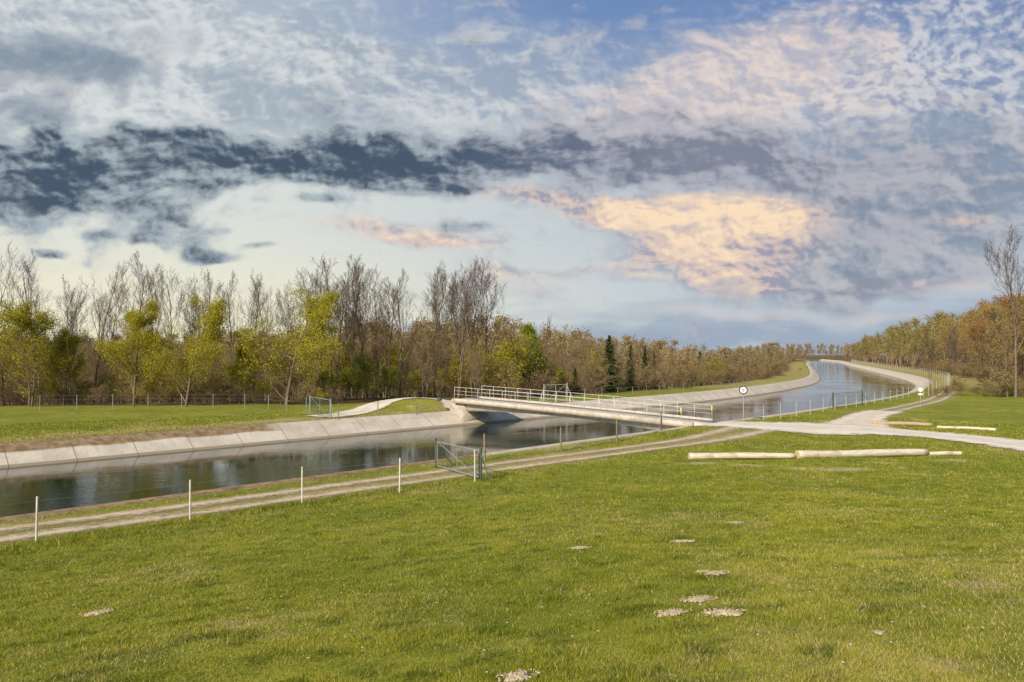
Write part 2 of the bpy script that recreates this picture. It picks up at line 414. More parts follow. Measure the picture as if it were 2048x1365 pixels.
for w,t in((.04,BL-.4),(3.5,BL+.35)):
    obj('reflector_plate',mesh_np('reflector_plate',*slab(t-.03,t+.03,w,w+.14,.98,lambda q:.62,2),[yellow]),bridge)

# ------------------------------------------------------------ fences
def fence(points,h,postr,pm,wires,wr,lab,mesh=None,spacing=None,lean=.0):
    pts=np.array(points,float)
    if spacing:
        seg=np.linalg.norm(np.diff(pts,axis=0),axis=1);cs=np.concatenate([[0],np.cumsum(seg)])
        n=max(1,int(round(cs[-1]/spacing)));q=np.linspace(0,cs[-1],n+1)
        pts=np.stack([np.interp(q,cs,pts[:,0]),np.interp(q,cs,pts[:,1])],1)
    zs=height(pts[:,0],pts[:,1])
    root=obj('wire_fence',None,loc=(pts[0,0],pts[0,1],zs[0]),label=lab,category='fence')
    o3=np.array([pts[0,0],pts[0,1],zs[0]])
    V,Fp=tubes([[0,0,-.3,0,0,h,postr,postr*.95]],8)
    V2,F2=tubes([[0,0,h,0,0,h+.012,postr*.95,postr*.2]],8)
    pme=mesh_np('post',*join([(V,Fp),(V2,F2)]),[pm])
    for i,(x,y) in enumerate(pts[:100]):
        o=obj('post',pme,root,loc=(x-o3[0],y-o3[1],zs[i]-o3[2]))
        o.rotation_euler=(rng.normal(0,lean),rng.normal(0,lean),rng.random()*6)
    sg=[]
    P3=np.concatenate([pts,zs[:,None]],1)-o3
    for a,b_ in zip(P3[:-1],P3[1:]):
        for w in wires:
            m_=(a+b_)/2; m_[2]-=.015
            A_=a+[0,0,w];B_=b_+[0,0,w];C_=m_+[0,0,w]
            sg.append([*A_,*C_,wr,wr]);sg.append([*C_,*B_,wr,wr])
        if mesh:
            L=np.linalg.norm(b_-a); n=int(L/mesh); hh_=max(wires)
            nh=max(1,int(hh_/mesh))
            for i in range(-nh,n):
                for sgn in(1,-1):
                    t0=i*mesh;t1=t0+hh_
                    z0,z1=0,hh_
                    if t0<0: z0=-t0;t0=0
                    if t1>L: z1-=t1-L;t1=L
                    if t1<=t0: continue
                    if sgn<0: z0,z1=hh_-z0,hh_-z1
                    sg.append([*(a+(b_-a)*t0/L+[0,0,z0]),*(a+(b_-a)*t1/L+[0,0,z1]),wr*.7,wr*.7])
    obj('wire_mesh' if mesh else 'wires',mesh_np('wires',*tubes(sg,3),[galv]),root)
    return root
near=[g(-220,1135),g(77,1086),g(383,1042),g(606,1007),g(800,985),g(950,963)]
fence(near,1.18,.028,white,(.35,.72,1.08),.003,'low wire fence on slim white posts beside the gravel track',lean=.01)
fence([g(970,921),g(1122,903),g(1233,884),g(1322,862)],1.2,.05,woodp,(.05,1.1),.004,'chain link fence on dark wooden posts leading to the bridge',mesh=.14,lean=.01)
ka=int(((CL-np.array([9,60.]))**2).sum(1).argmin()); kb=int(((CL-np.array([101,218.]))**2).sum(1).argmin()); kc=int(((CL-np.array([190,440.]))**2).sum(1).argmin())
km=int(((CL-np.array([35.5,89.]))**2).sum(1).argmin())
def offs(k0,k1,off,stp=2): return [CL[k]+NR[k]*off for k in range(k0,k1,stp)]
fence(offs(ka,km+1,12.0),1.15,.026,postw,(.4,.8,1.1),.004,'wire fence with pale posts following the canal bank',spacing=2.8,lean=.015)
fence(offs(km,kb,13.2),1.5,.032,postw,(.4,.8,1.2,1.45),.006,'tall pale post fence curving with the canal',spacing=3.2,lean=.008)
fence(offs(kb,kc,13.2,4),1.6,.05,postw,(.8,1.55),.01,'tall pale post fence along the distant canal bank',spacing=5,lean=.008)
fence([(-40,61.5),(-38,62),(-30,63.5),(-22,63),(-16.5,58.2)],1.3,.026,galv,(.05,.5,.9,1.25),.003,'grey post wire fence at the edge of the wood',spacing=2.9,lean=.015)
fence([(-12.6,52.7),(-10.5,55),(-7.6,57.6)],1.2,.04,woodp,(.5,1.1),.004,'short wire fence on the canal bank by the ramp',spacing=3)
fence(offs(km-26,km+14,-12.6),1.05,.04,woodp,(.5,1.0),.010,'low brown wire fence on the far canal bank',spacing=3.)
def gate(pA,pB,h,frame_m,post_m,lab,lattice=.16,fr=.026,z0=.12,zoff=0.):
    pA=np.array(pA);pB=np.array(pB);zA=H1(*pA);zB=H1(*pB)
    root=obj('mesh_gate',None,loc=(pA[0],pA[1],zA),label=lab,category='gate')
    d=np.array([pB[0]-pA[0],pB[1]-pA[1],zB-zA]);L=np.linalg.norm(d)
    for q in(np.zeros(3),d):
        obj('gate_post',mesh_np('gate_post',*join([tubes([[*(q+[0,0,-.3]),*(q+[0,0,h+.12]),.045,.045]],8),tubes([[*(q+[0,0,h+.12]),*(q+[0,0,h+.14]),.05,.01]],8)]),[post_m]),root)
    u2=d/L
    for s_ in([*(d+[0,0,h*.9]),*(d+u2*.1+np.array([u2[1],-u2[0],0])*.9),.022,.022],[0,0,h*.9,*(-u2*.75),.022,.022]):
        obj('brace',mesh_np('brace',*tubes([s_],6),[post_m]),root)
    a=u2*.14; b_=d-u2*.14
    c_=[a+[0,0,z0],b_+[0,0,z0],b_+[0,0,h],a+[0,0,h]]
    sg=[[*c_[i],*c_[(i+1)%4],fr,fr] for i in range(4)]
    sg.append([*c_[0],*c_[2],fr*.6,fr*.6])
    mid0=(a+b_)/2
    sg.append([*(mid0+[0,0,z0]),*(mid0+[0,0,h]),fr*.7,fr*.7])
    obj('gate_frame',mesh_np('gate_frame',*tubes(sg,6),[frame_m]),root)
    sg=[];LL=L-.28;hh_=h-z0;n=int(LL/lattice);nh=int(hh_/lattice)
    for i in range(-nh,n+1):
        for sgn in(1,-1):
            t0=i*lattice;t1=t0+hh_;q0,q1=0,hh_
            if t0<0:q0=-t0;t0=0
            if t1>LL:q1-=t1-LL;t1=LL
            if t1<=t0:continue
            if sgn<0:q0,q1=hh_-q0,hh_-q1
            sg.append([*(a+u2*t0+[0,0,z0+q0]),*(a+u2*t1+[0,0,z0+q1]),.004,.004])
    obj('wire_mesh',mesh_np('wire_mesh',*tubes(sg,3),[green]),root)
    return root
gm_=simple('gate_frame_steel',(.30,.33,.30),(.22,.25,.23),12,.5,.1,metal=.2,spec=.4)
gate(g(962,962),g(872,936),1.12,gm_,green,'closed green steel gate with chain link across the track')
gate(g(662,839),g(620,829),1.4,gm_,gm_,'steel frame gate with wire mesh by the gravel ramp')
gate(g(1665,817),g(1724,811),1.3,green,green,'green framed gate across the canal path',fr=.014,lattice=.3)
gate((3.1,70.2),(5.5,72.4),1.75,postw,postw,'pale framed gate on the far bank beyond the bridge',fr=.035)

# ------------------------------------------------------------ signs
black=simple('dark_sign_print',(.02,.025,.04),(.03,.03,.05),9,.5,.05)
swhite=simple('sign_white',(.75,.75,.74),(.68,.68,.68),5,.4,.05)
def textmesh(s,size):
    cu=bpy.data.curves.new('t','FONT');cu.body=s;cu.size=size;cu.extrude=.004;cu.align_x='CENTER';cu.align_y='CENTER'
    o=bpy.data.objects.new('t',cu);COL.objects.link(o)
    dg=bpy.context.evaluated_depsgraph_get();me=bpy.data.meshes.new_from_object(o.evaluated_get(dg))
    bpy.data.objects.remove(o);return me
q=np.array([16.35,51.3]);root=obj('road_sign',None,loc=(q[0],q[1],H1(*q)),label='round white sign with dark rim on grey post beside bridge',category='sign')
obj('sign_post',mesh_np('sign_post',*tubes([[0,0,-.3,0,0,2.55,.04,.04]],8),[galv]),root)
nd=(-q[0],-q[1],0);nn=np.array(nd)/np.linalg.norm(nd)
me=disc(np.array([0,0,2.2])+nn*.05,nd,.30,.015);me.materials.append(black);obj('sign_rim',me,root)
me=disc(np.array([0,0,2.2])+nn*.065,nd,.225,.012);me.materials.append(swhite);obj('sign_face',me,root)
me=textmesh('6',.34);me.materials.append(black);o=obj('sign_symbol',me,root,loc=tuple(np.array([0,0,2.2])+nn*.08));o.rotation_euler=(R(90),0,math.atan2(nn[1],nn[0])+R(90))
q=g(1840,810);root=obj('marker_sign',None,loc=(q[0],q[1],H1(*q)),label='small white disc above white plate on thin post',category='sign')
obj('sign_post',mesh_np('sign_post',*tubes([[0,0,-.3,0,0,1.65,.03,.03]],8),[galv]),root)
nd=(-q[0],-q[1],0);nn=np.array(nd)/np.linalg.norm(nd)
me=disc(np.array([0,0,1.42])+nn*.045,nd,.20,.015);me.materials.append(swhite);obj('sign_face',me,root)
a_=math.atan2(nn[1],nn[0])+R(90)
V,Fb=box(nn[0]*.045,nn[1]*.045,.88,1.08,.19,.008,a_);obj('sign_plate',mesh_np('sign_plate',V,Fb,[swhite]),root)
q=g(879,826);root=obj('notice_sign',None,loc=(q[0],q[1],H1(*q)),label='small dark green plate on a thin post by the bridge',category='sign')
print('signs',H1(16.35,51.3),q,H1(*q))
obj('sign_post',mesh_np('sign_post',*tubes([[0,0,-.3,0,0,1.2,.03,.03]],8),[woodp]),root)
V,Fb=box(0,-.045,.95,1.22,.2,.01,0);obj('sign_plate',mesh_np('sign_plate',V,Fb,[green]),root)

# ------------------------------------------------------------ logs
def logmat(name,c1,c2):
    m,nt=newmat(name);p=OPOS(nt);mp=N(nt,'ShaderNodeMapping');mp.inputs['Scale'].default_value=(1.2,9,9);nt.links.new(p,mp.inputs[0])
    f=NOISE(nt,mp.outputs[0],1.5,6,.7);k=SS(nt,NOISE(nt,p,1.6,4,.6),.52,.7)
    c=MIX(nt,SS(nt,f,.35,.65),c1,c2);c=MIX(nt,M(nt,'MULTIPLY',k,.55),c,(.42,.30,.18))
    PRIN(nt,c,.8,BUMP(nt,f,.5,.02),spec=.2);return m
lm=logmat('peeled_log',(.74,.68,.56),(.50,.44,.33));lm2=logmat('brown_log',(.50,.38,.27),(.38,.28,.19));em=simple('log_end',(.6,.48,.3),(.45,.33,.2),20)
def log(pa,pb,r,mat,lab):
    a=g(*pa);b_=g(*pb);d=b_-a;L=np.linalg.norm(d);ang_=math.atan2(d[1],d[0])
    za,zb_=H1(*a),H1(*b_)
    n=20;k=14;V=[]
    ph=rng.random(4)*6
    for i in range(n+1):
        t=i/n;rr=r*(1.06-.13*t)*(1+.03*math.sin(t*9+ph[0]));oy=.025*math.sin(t*5+ph[1]);oz=.012*math.sin(t*7+ph[2])
        for j in range(k):
            th=2*math.pi*j/k;q=rr*(1+.035*math.sin(3*th+ph[3]+t*2));V.append((t*L,oy+q*math.cos(th),r*.9+oz+q*math.sin(th)))
    Fl=[[i*k+j,(i+1)*k+j,(i+1)*k+(j+1)%k,i*k+(j+1)%k] for i in range(n) for j in range(k)]
    me=bpy.data.meshes.new('log');me.from_pydata(V,[],Fl+[tuple(range(k)),tuple(range(n*k,n*k+k))[::-1]])
    me.materials.append(mat);me.materials.append(em);me.polygons[len(Fl)].material_index=1;me.polygons[len(Fl)+1].material_index=1
    for p_ in me.polygons[:len(Fl)]:p_.use_smooth=True
    o=obj('log',me,loc=(a[0],a[1],za),label=lab,category='log');o.rotation_euler=(0,-math.atan2(zb_-za,L),ang_);o['group']='logs lying on the meadow'
    return o
log((1377,918),(1588,917),.145,lm,'peeled pale log lying on the grass')
log((1592,917),(1850,911),.18,lm,'thick peeled pale log lying on the grass')
log((1856,911),(1921,910),.10,lm,'short thin pale log on the grass')
log((1743,849),(1862,853),.13,lm2,'reddish brown log lying beside the road')
log((1872,857),(1990,862),.10,lm,'thin pale log lying beside the road')

# ------------------------------------------------------------ molehills
mm=simple('molehill_soil',(.70,.58,.42),(.50,.40,.27),25,.95,.8)
def molehill(px,py,wpx,flat=.10):
    c=g(px,py);w=wpx/F0*c[1]/2;r2=np.random.default_rng(int(px*7+py));parts=[]
    n=30;k=8;V=[(0,0,w*flat*1.1)]
    nse=r2.normal(0,1,n);nse=(nse+np.roll(nse,1)+np.roll(nse,-1))/3
    for i in range(1,k+1):
        t=i/k
        for j in range(n):
            th=2*math.pi*j/n;rr=w*t*(1+.28*math.sin(2*th+px)+.18*math.sin(5*th+py)+.42*nse[j]*t)
            V.append((rr*math.cos(th),rr*.85*math.sin(th),w*flat*(1-t**1.5)*(1+r2.normal(0,.5))-.014*(t==1)))
    V=np.array(V);Fm=[[0,1+j,1+(j+1)%n] for j in range(n)]
    Fq_=[]
    for i in range(k-1):
        for j in range(n):
            a=1+i*n+j;b_=1+i*n+(j+1)%n;Fq_+=[[a,a+n,b_+n],[a,b_+n,b_]]
    parts.append((V,np.array(Fm+Fq_)))
    for _ in range(90):
        th=r2.random()*6.3;rr=w*1.6*math.sqrt(r2.random());s=w*(.02+.05*r2.random())
        q=r2.normal(0,1,(8,3))*.25+np.array([(x,y,z_) for z_ in(-.6,.8) for x,y in((-1,-1),(1,-1),(1,1),(-1,1))])
        q=q*s+[rr*math.cos(th),rr*.85*math.sin(th),w*flat*max(0,1-(rr/w)**1.5)+s*.3]
        tri=[]
        for f in[[0,3,2,1],[4,5,6,7],[0,1,5,4],[1,2,6,5],[2,3,7,6],[3,0,4,7]]: tri+=[[f[0],f[1],f[2]],[f[0],f[2],f[3]]]
        parts.append((q,np.array(tri)))
    V,Fm=join(parts)
    zz_=height(V[:,0]+c[0],V[:,1]+c[1])-H1(*c);V[:,2]+=zz_
    o=obj('molehill',mesh_np('molehill',V,Fm,[mm]),loc=(c[0],c[1],H1(*c)+.02),label='small crumbly molehill of pale soil in the grass',category='molehill');o['group']='molehills in the meadow'
    return (c[0],c[1],w)
MH=[molehill(*a) for a in((1338,1226,46),(1395,1199,48),(1442,1226,60),(1430,1147,40),(1402,1143,18),(1365,1083,34),(1158,1096,30),(1035,1352,58),(200,1225,40),(1752,1265,16),(1468,1046,26))]

# ------------------------------------------------------------ grass blades + daisies
bm_,nt=newmat('grass_blades')
tn=N(nt,'ShaderNodeAttribute',attribute_name='tint').outputs['Fac']
p=WPOS(nt)
c=MIX(nt,SS(nt,NOISE(nt,p,.35,3,.6),.35,.65),(.205,.25,.023),(.35,.355,.043))
c=MIX(nt,SS(nt,NOISE(nt,p,2.2,4,.65),.44,.68),c,(.11,.155,.016))
c=MIX(nt,SS(nt,tn,.35,1.),c,(.62,.50,.24))
d_=N(nt,'ShaderNodeBsdfDiffuse');nt.links.new(c,d_.inputs[0]);t_=N(nt,'ShaderNodeBsdfTranslucent');nt.links.new(c,t_.inputs[0])
mx=N(nt,'ShaderNodeMixShader');mx.inputs[0].default_value=.3;nt.links.new(d_.outputs[0],mx.inputs[1]);nt.links.new(t_.outputs[0],mx.inputs[2])
o_=N(nt,'ShaderNodeOutputMaterial');nt.links.new(mx.outputs[0],o_.inputs[0])
NB=1450000
r_=np.exp(rng.uniform(math.log(2.8),math.log(60),NB));th=rng.uniform(-R(41),R(41),NB)
x=np.sin(th)*r_;y=np.cos(th)*r_
cs=canal_s(x,y);pt=pdist('track',x,y);prd=pdist('road',x,y);psp=pdist('spur',x,y);pl=pdist('lpath',x,y);ps2=pdist('spur2',x,y)
cl=fbm(x*1.4,y*1.4,31,5,.7)
clump=np.clip(.5+cl*1.2,0,1)
hj=np.hypot(x-20,y-46)
rut=np.abs(pt-.72)
keep=(np.abs(cs)>10.9)&(prd>2.0+.3*rng.random(NB))&(hj>4.4)&((pt>1.1)|(rng.random(NB)<.16+.6*(rut>.34)))&(psp>.9+.7*rng.random(NB))&((pl>1.3)|(y<50))&(ps2>1.8)
keep&=(rng.random(NB)<.4+.6*clump)
for mx_,my_,mw_ in MH: keep&=(np.hypot(x-mx_,y-my_)>mw_*(.5+.5*rng.random(NB)))
x,y,r_,clump,cs,pt,prd,psp=[q[keep] for q in(x,y,r_,clump,cs,pt,prd,psp)];n=len(x)
z=height(x,y)
edgeg=np.exp(-((cs-14.6)/.7)**2)*(y<30)
hgt=(.013+.0010*r_+.040*clump**2*rng.random(n))*rng.uniform(.6,1.4,n); hgt*=np.where(pt<1.5,.55,1.)*(1+1.6*edgeg)
wd=(.0028+.0008*r_)*rng.uniform(.7,1.4,n)
az=rng.uniform(0,2*math.pi,n);ln=rng.uniform(.2,1.4,n)*hgt;la=rng.uniform(0,2*math.pi,n)
V=np.zeros((n,3,3))
V[:,0]=np.stack([x-np.cos(az)*wd/2,y-np.sin(az)*wd/2,z-.01],1)
V[:,1]=np.stack([x+np.cos(az)*wd/2,y+np.sin(az)*wd/2,z-.01],1)
V[:,2]=np.stack([x+np.cos(la)*ln,y+np.sin(la)*ln,z+hgt],1)
drp=.09+.82*dryness(x,y,cs,pt,prd,psp)*(1-edgeg)*(1.15-.6*clump)
tint=np.where(rng.random(n)<drp,rng.uniform(.5,1,n),rng.uniform(0,.45,n))
obj('grass',mesh_np('grass',V.reshape(-1,3),np.arange(3*n).reshape(n,3),[bm_],attrs=dict(tint=np.repeat(tint,3))),kind='stuff',label='short spring meadow grass with dry blades',category='grass')
dm_=simple('daisy_petals',(.8,.8,.78),(.75,.75,.7),5,.6,.05)
parts=[]
cc=[g(*q) for q in((1740,1047),(1640,965),(1810,1000),(1950,1010),(560,1190),(1900,1120),(1600,1240))]
for i in range(150):
    if rng.random()<.55:
        b0=cc[rng.integers(len(cc))]+rng.normal(0,1,2)*[.8,.5]
    else:
        rr=math.exp(rng.uniform(math.log(5),math.log(28)));t=rng.uniform(-.3,.62);b0=np.array([math.sin(t)*rr,math.cos(t)*rr])
    if canal_s(*b0)[0]<16: continue
    s=.007+.0004*b0[1];z0=H1(*b0)+.04+.001*b0[1]
    k=7;a0=rng.random()*6
    Vd=[[b0[0],b0[1],z0+s*.3]]+[[b0[0]+s*math.cos(a0+2*math.pi*j/k),b0[1]+s*math.sin(a0+2*math.pi*j/k),z0] for j in range(k)]
    parts.append((np.array(Vd),np.array([[0,1+j,1+(j+1)%k] for j in range(k)])))
obj('daisies',mesh_np('daisies',*join(parts),[dm_]),kind='stuff',label='tiny white daisies scattered in the grass',category='flowers')

# ------------------------------------------------------------ trees
bark=simple('grey_brown_bark',(.22,.17,.125),(.14,.105,.075),6,.9,.5)
twig=leafmat('twig_bark',[(.29,.21,.135),(.19,.14,.09)],.3,0.)
twigd=leafmat('bare_twig_bark',[(.155,.115,.085),(.105,.08,.06)],.3,0.)
leafY=leafmat('spring_leaves',[(.52,.45,.038),(.29,.29,.027),(.43,.40,.033)],.2,.42,scale=.6)
leafG=leafmat('green_leaves',[(.34,.40,.045),(.19,.26,.03),(.36,.38,.04)],.3,.4)
leafB=leafmat('budding_twigs',[(.46,.34,.155),(.31,.22,.10),(.38,.32,.11)],.4,.3)
leafO=leafmat('orange_buds',[(.49,.29,.10),(.33,.20,.07),(.40,.30,.10)],.35,.3)
needle=leafmat('spruce_needles',[(.05,.085,.028),(.085,.115,.038)],.3,.1)
def unit(v): return v/np.linalg.norm(v)
def tree(seed,H=10.,spread=.35,limbs=14,start=.25,l2=5,l3=5,l4=3,lean=.02,r0=None,leaves=0,lsize=.15,lspread=.35,twr=.014,up=.25,trunks=1,limblen=.42,gap=.5):
    r=np.random.default_rng(seed);T=[];C=[];tips=[]
    r0=r0 or H*.012
    ang_l=[.45+spread*.6,.6,.7,.75]
    def perp(d):
        a=np.cross(d,r.normal(0,1,3));return unit(a)
    def br(p,d,L,r_,lev,t0):
        n=(7,5,4,3,2)[min(lev,4)]
        seg=L/n;pts=[p];ds=[]
        for i in range(n):
            d=unit(d+r.normal(0,1,3)*(.05 if lev==0 else .13)+np.array([0,0,up*(.0 if lev==0 else .35)]))
            q=p+d*seg;ra=r_*(1-.8*i/n);rb=r_*(1-.8*(i+1)/n)
            (T if lev<=1 else C).append([*p,*q,max(ra,twr*.6),max(rb,twr*.5)])
            p=q;pts.append(p);ds.append(d)
            if lev>=2: tips.append(p)
        nc=(limbs,l2,l3,l4,0)[lev]
        if lev>=4 or nc==0:return
        for j in range(nc):
            t=t0+(1-t0)*(j+r.random())/nc
            f=t*n;i=min(n-1,int(f));pp=pts[i]+(pts[i+1]-pts[i])*(f-i)
            dd=unit(ds[i]*math.cos(ang_l[lev])+perp(ds[i])*math.sin(ang_l[lev]*r.uniform(.7,1.3)))
            if lev==0: LL=H*limblen*(1.1-.75*(t-t0)/(1-t0))*r.uniform(.75,1.15)
            else: LL=L*r.uniform(.38,.62)*(1.1-.4*t)
            br(pp,dd,LL,max(r_*(1-.8*t)*.55,twr),lev+1,.2)
    for k in range(trunks):
        d=unit(np.array([r.normal(0,lean+.12*(trunks>1)),r.normal(0,lean+.12*(trunks>1)),1]))
        br(np.array([r.normal(0,.15*(trunks-1)),r.normal(0,.15*(trunks-1)),-.2]),d,H*(.86 if k==0 else r.uniform(.65,.85)),r0/(1+.3*(trunks-1)),0,start)
    zmax=max(t[5] for t in T+C);sc=H/zmax
    T=np.array(T);C=np.array(C);T[:,:6]*=sc;C[:,:6]*=sc
    tips=np.array(tips)*sc
    lf=None
    if leaves:
        wgt=np.clip(gap+fbm(tips[:,0]*.6+tips[:,2]*.35,tips[:,1]*.6-tips[:,2]*.4,seed,2)*1.3,.05,1);wgt/=wgt.sum()
        k=r.choice(len(tips),leaves,p=wgt);c=tips[k]+r.normal(0,lspread,(leaves,3))*np.array([1,1,.8])
        a=r.normal(0,1,(leaves,3));a/=np.linalg.norm(a,axis=1,keepdims=True)
        b_=np.cross(a,r.normal(0,1,(leaves,3)));b_/=np.linalg.norm(b_,axis=1,keepdims=True)
        s=(lsize*r.uniform(.6,1.3,leaves))[:,None]/2
        Vl=np.stack([c-a*s,c-b_*s*.7,c+a*s,c+b_*s*.7],1).reshape(-1,3)
        lf=(Vl,np.arange(4*leaves).reshape(-1,4))
    return tubes(T,6),tubes(C,3),lf
def treemesh(nm,t,leafm,tw=None):
    trunk,cr,lf=t
    tm=mesh_np(nm+'_trunk',*trunk,[bark],True)
    if lf is None: cmx=mesh_np(nm+'_crown',*cr,[tw or twig])
    else:
        V,Fc=join([cr,lf]);cmx=mesh_np(nm+'_crown',V,Fc,[twig,leafm])
        mi=np.zeros(len(Fc),dtype=np.int32);mi[len(cr[1]):]=1;cmx.polygons.foreach_set('material_index',mi)
    return tm,cmx
LIB={}
LIB['bare']=[treemesh('bare',tree(s,16,.15,14,.28,5,5,3,twr=.012,limblen=.36,up=.55,trunks=1+(s%3==0),r0=.14),None,twigd) for s in range(10,17)]
LIB['leafy']=[treemesh('leafy',tree(s,10,.7,20,.06,6,5,2,twr=.012,leaves=17000,lsize=.14,lspread=.30,limblen=.43,up=.2,trunks=1+s%2,r0=.13,gap=.6),leafY) for s in range(30,34)]
LIB['greenb']=[treemesh('greenb',tree(s,6,.7,14,.05,5,5,2,twr=.012,leaves=6500,lsize=.14,lspread=.24,limblen=.48,up=.2,trunks=2,r0=.07,gap=.7),leafG) for s in range(40,42)]
LIB['yelb']=[treemesh('yelb',tree(s,6,.8,14,.05,5,5,2,twr=.012,leaves=3200,lsize=.14,lspread=.25,limblen=.5,up=.15,trunks=2,r0=.08),leafY) for s in range(44,46)]
LIB['brown']=[treemesh('brown',tree(s,10,.2,14,.12,5,5,2,twr=.012,leaves=1900,lsize=.10,lspread=.2,limblen=.32,up=.5,trunks=1+s%2,r0=.09),leafB) for s in range(50,55)]
LIB['orange']=[treemesh('orange',tree(s,10,.6,15,.12,6,5,2,twr=.014,leaves=4600,lsize=.14,lspread=.3,limblen=.42,up=.25,trunks=1,r0=.13),leafO) for s in range(60,64)]
LIB['scrub']=[treemesh('scrub',tree(s,4,.7,12,.03,5,5,2,twr=.012,leaves=1300,lsize=.11,lspread=.2,limblen=.5,up=.2,trunks=3,r0=.04),leafB) for s in range(70,73)]
LIB['greent']=[treemesh('greent',tree(s,10,.45,20,.05,6,5,2,twr=.012,leaves=11000,lsize=.14,lspread=.25,limblen=.34,up=.3,trunks=1,r0=.10,gap=.7),leafG) for s in (90,)]
def spruce(seed,H=10,wid=.24,pw=.85,ls=.18):
    r=np.random.default_rng(seed);T=[[0,0,-.2,0,0,H*.5,.16,.09],[0,0,H*.5,0,0,H*.97,.09,.01]];C=[];q=[]
    z=H*.06
    while z<H*.985:
        t=z/H;L=H*wid*(1-t)**pw*r.uniform(.6,1.25)+.1
        for j in range(7):
            a=r.random()*6.283;dr=np.array([math.cos(a),math.sin(a),-.28+.35*t])
            LL=L*r.uniform(.55,1.25);p0=np.array([0,0,z]);p1=p0+dr*LL
            C.append([*p0,*p1,.02,.008])
            m=int(8+LL*14)
            u=r.uniform(.15,1,m);side=np.array([-dr[1],dr[0],0])
            c=p0+dr*LL*u[:,None]+side*(r.normal(0,.2,m)*(1.15-u)*LL*.8)[:,None]+r.normal(0,.06,(m,3))
            for cc_ in c:
                a1=unit(dr+side*r.normal(0,.6)+np.array([0,0,r.normal(-.2,.25)]));b1=unit(np.cross(a1,[r.normal(0,.4),r.normal(0,.4),1]))
                s=ls*r.uniform(.6,1.3);q+=[cc_-a1*s,cc_-b1*s*.5,cc_+a1*s,cc_+b1*s*.5]
        z+=H*.026
    q=np.array(q)
    V,Fs=join([tubes(C,3),(q,np.arange(len(q)).reshape(-1,4))])
    return mesh_np('spruce_trunk',*tubes(T,7),[bark],True),mesh_np('spruce_crown',V,Fs,[needle])
LIB['spruce']=[spruce(80),spruce(81),spruce(82,wid=.20)]
BH=dict(bare=16,leafy=10,greenb=6,yelb=6,brown=10,orange=10,scrub=4,spruce=10,greent=10)
NAMES=dict(bare=('bare_tree','tall bare deciduous tree with fine upright branches','tree','bare trees along the wood edge'),
 leafy=('leafy_tree','broad tree with fresh yellow green spring leaves','tree','leafing trees at the meadow edge'),
 greenb=('green_bush','dense bush with fresh green leaves','bush','green bushes at the wood edge'),
 yelb=('budding_bush','open bush with sparse yellow green leaves','bush','budding bushes at the wood edge'),
 brown=('budding_tree','brown budding tree with dense thin twigs','tree','budding trees of the wood'),
 orange=('copper_tree','round tree with copper brown opening buds','tree','copper coloured trees on the slope'),
 scrub=('brown_shrub','low tangled brown shrub at the wood edge','shrub','brown shrubs at the wood edge'),
 spruce=('spruce_tree','dark green spruce standing in the brown wood','tree','spruces in the wood'),
 greent=('green_tree','pointed fresh green tree beyond the bridge','tree','fresh green trees by the canal'))
def plant(kind,x,y,h,wf=1.):
    r=rng
    tm,cmx=LIB[kind][r.integers(len(LIB[kind]))]
    nm,lab,cat,grp=NAMES[kind];z=H1(x,y)
    root=obj(nm,None,loc=(x,y,z-.05),label=lab,category=cat,group=grp)
    s=h/BH[kind];root.scale=(s*wf,s*wf,s);root.rotation_euler=(0,0,r.random()*6.283)
    obj('trunk',tm,root);obj('crown',cmx,root)
def plant_px(kind,px,top,d,wf=1.):
    x=(px-1024)/F0*d;h=(HZ-top)/F0*d+EYE-H1(x,d);plant(kind,x,d,h,wf)
for px,top,d,wf in((-60,470,78,.9),(8,448,72,.9),(78,500,80,.9),(142,545,78,.9),(188,512,74,.9),(222,560,86,.8),(275,500,76,1.1),(305,540,88,.9),(352,530,82,.8),(392,540,86,.8),(425,525,84,.8),(462,535,88,.8),(500,530,90,.8),(532,545,84,.8),
   (640,520,80,1.1),(672,508,76,1.1),(705,515,82,1.),(735,508,78,1.),(770,522,84,1.),(800,530,80,1.),(855,512,78,1.),(890,535,86,1.),(915,508,80,1.),(942,512,84,1.),(972,522,82,.9),(590,560,92,.8),(1085,625,110,.5),
   (690,540,86,1.),(925,540,88,1.),(2030,440,80,.95),(1985,590,92,.7),(1905,640,90,.7),(1860,655,88,.7),(2120,470,76,1.)):
    plant_px('bare',px,top,d,wf)
for px,top,d,wf in((62,602,68,1.0),(268,600,66,.85),(372,594,66,.92),(572,578,68,1.12),(480,680,70,.8),(-40,610,70,1.0),(130,655,70,.7)):
    plant_px('leafy',px,top,d,wf)
plant_px('greent',1050,648,82,1.05);plant_px('greenb',1022,700,83,1.1)
for px,top,d,w_ in((735,715,76,1.2),(775,730,78,1.1),(700,735,76,1.1),(1080,705,83,.9),(650,740,74,1.1),(2010,765,82,1.),(1970,770,84,1.)): plant_px('greenb',px,top,d,w_)
for px,top,d in((940,690,82),(975,700,82),(905,715,82),(200,745,72),(430,745,72),(845,735,80),(1110,725,84),(1600,735,200)): plant_px('yelb',px,top,d,1.1)
for px,top,d,wf in((1218,668,92,1.0),(1262,688,99,.85),(1290,690,104,.8),(1308,704,108,.8),(1150,735,88,1.1),(850,690,88,.8),(1450,703,170,.9),(1400,702,150,.9)): plant_px('spruce',px,top,d,wf)
SKX=[-300,0,400,600,700,1000,1100,1200,1300,1400,1500,1560,1620,1690,1720,1760,1800,1900,1980,2048,2400]
SKY=[662,668,668,662,640,640,652,670,682,690,695,686,690,695,680,662,648,630,610,590,570]
for px in np.arange(-80,700,30):
    d=rng.uniform(68,72);plant_px('scrub' if rng.random()<.8 else 'yelb',px+rng.uniform(-14,14),rng.uniform(748,780),d,1.3)
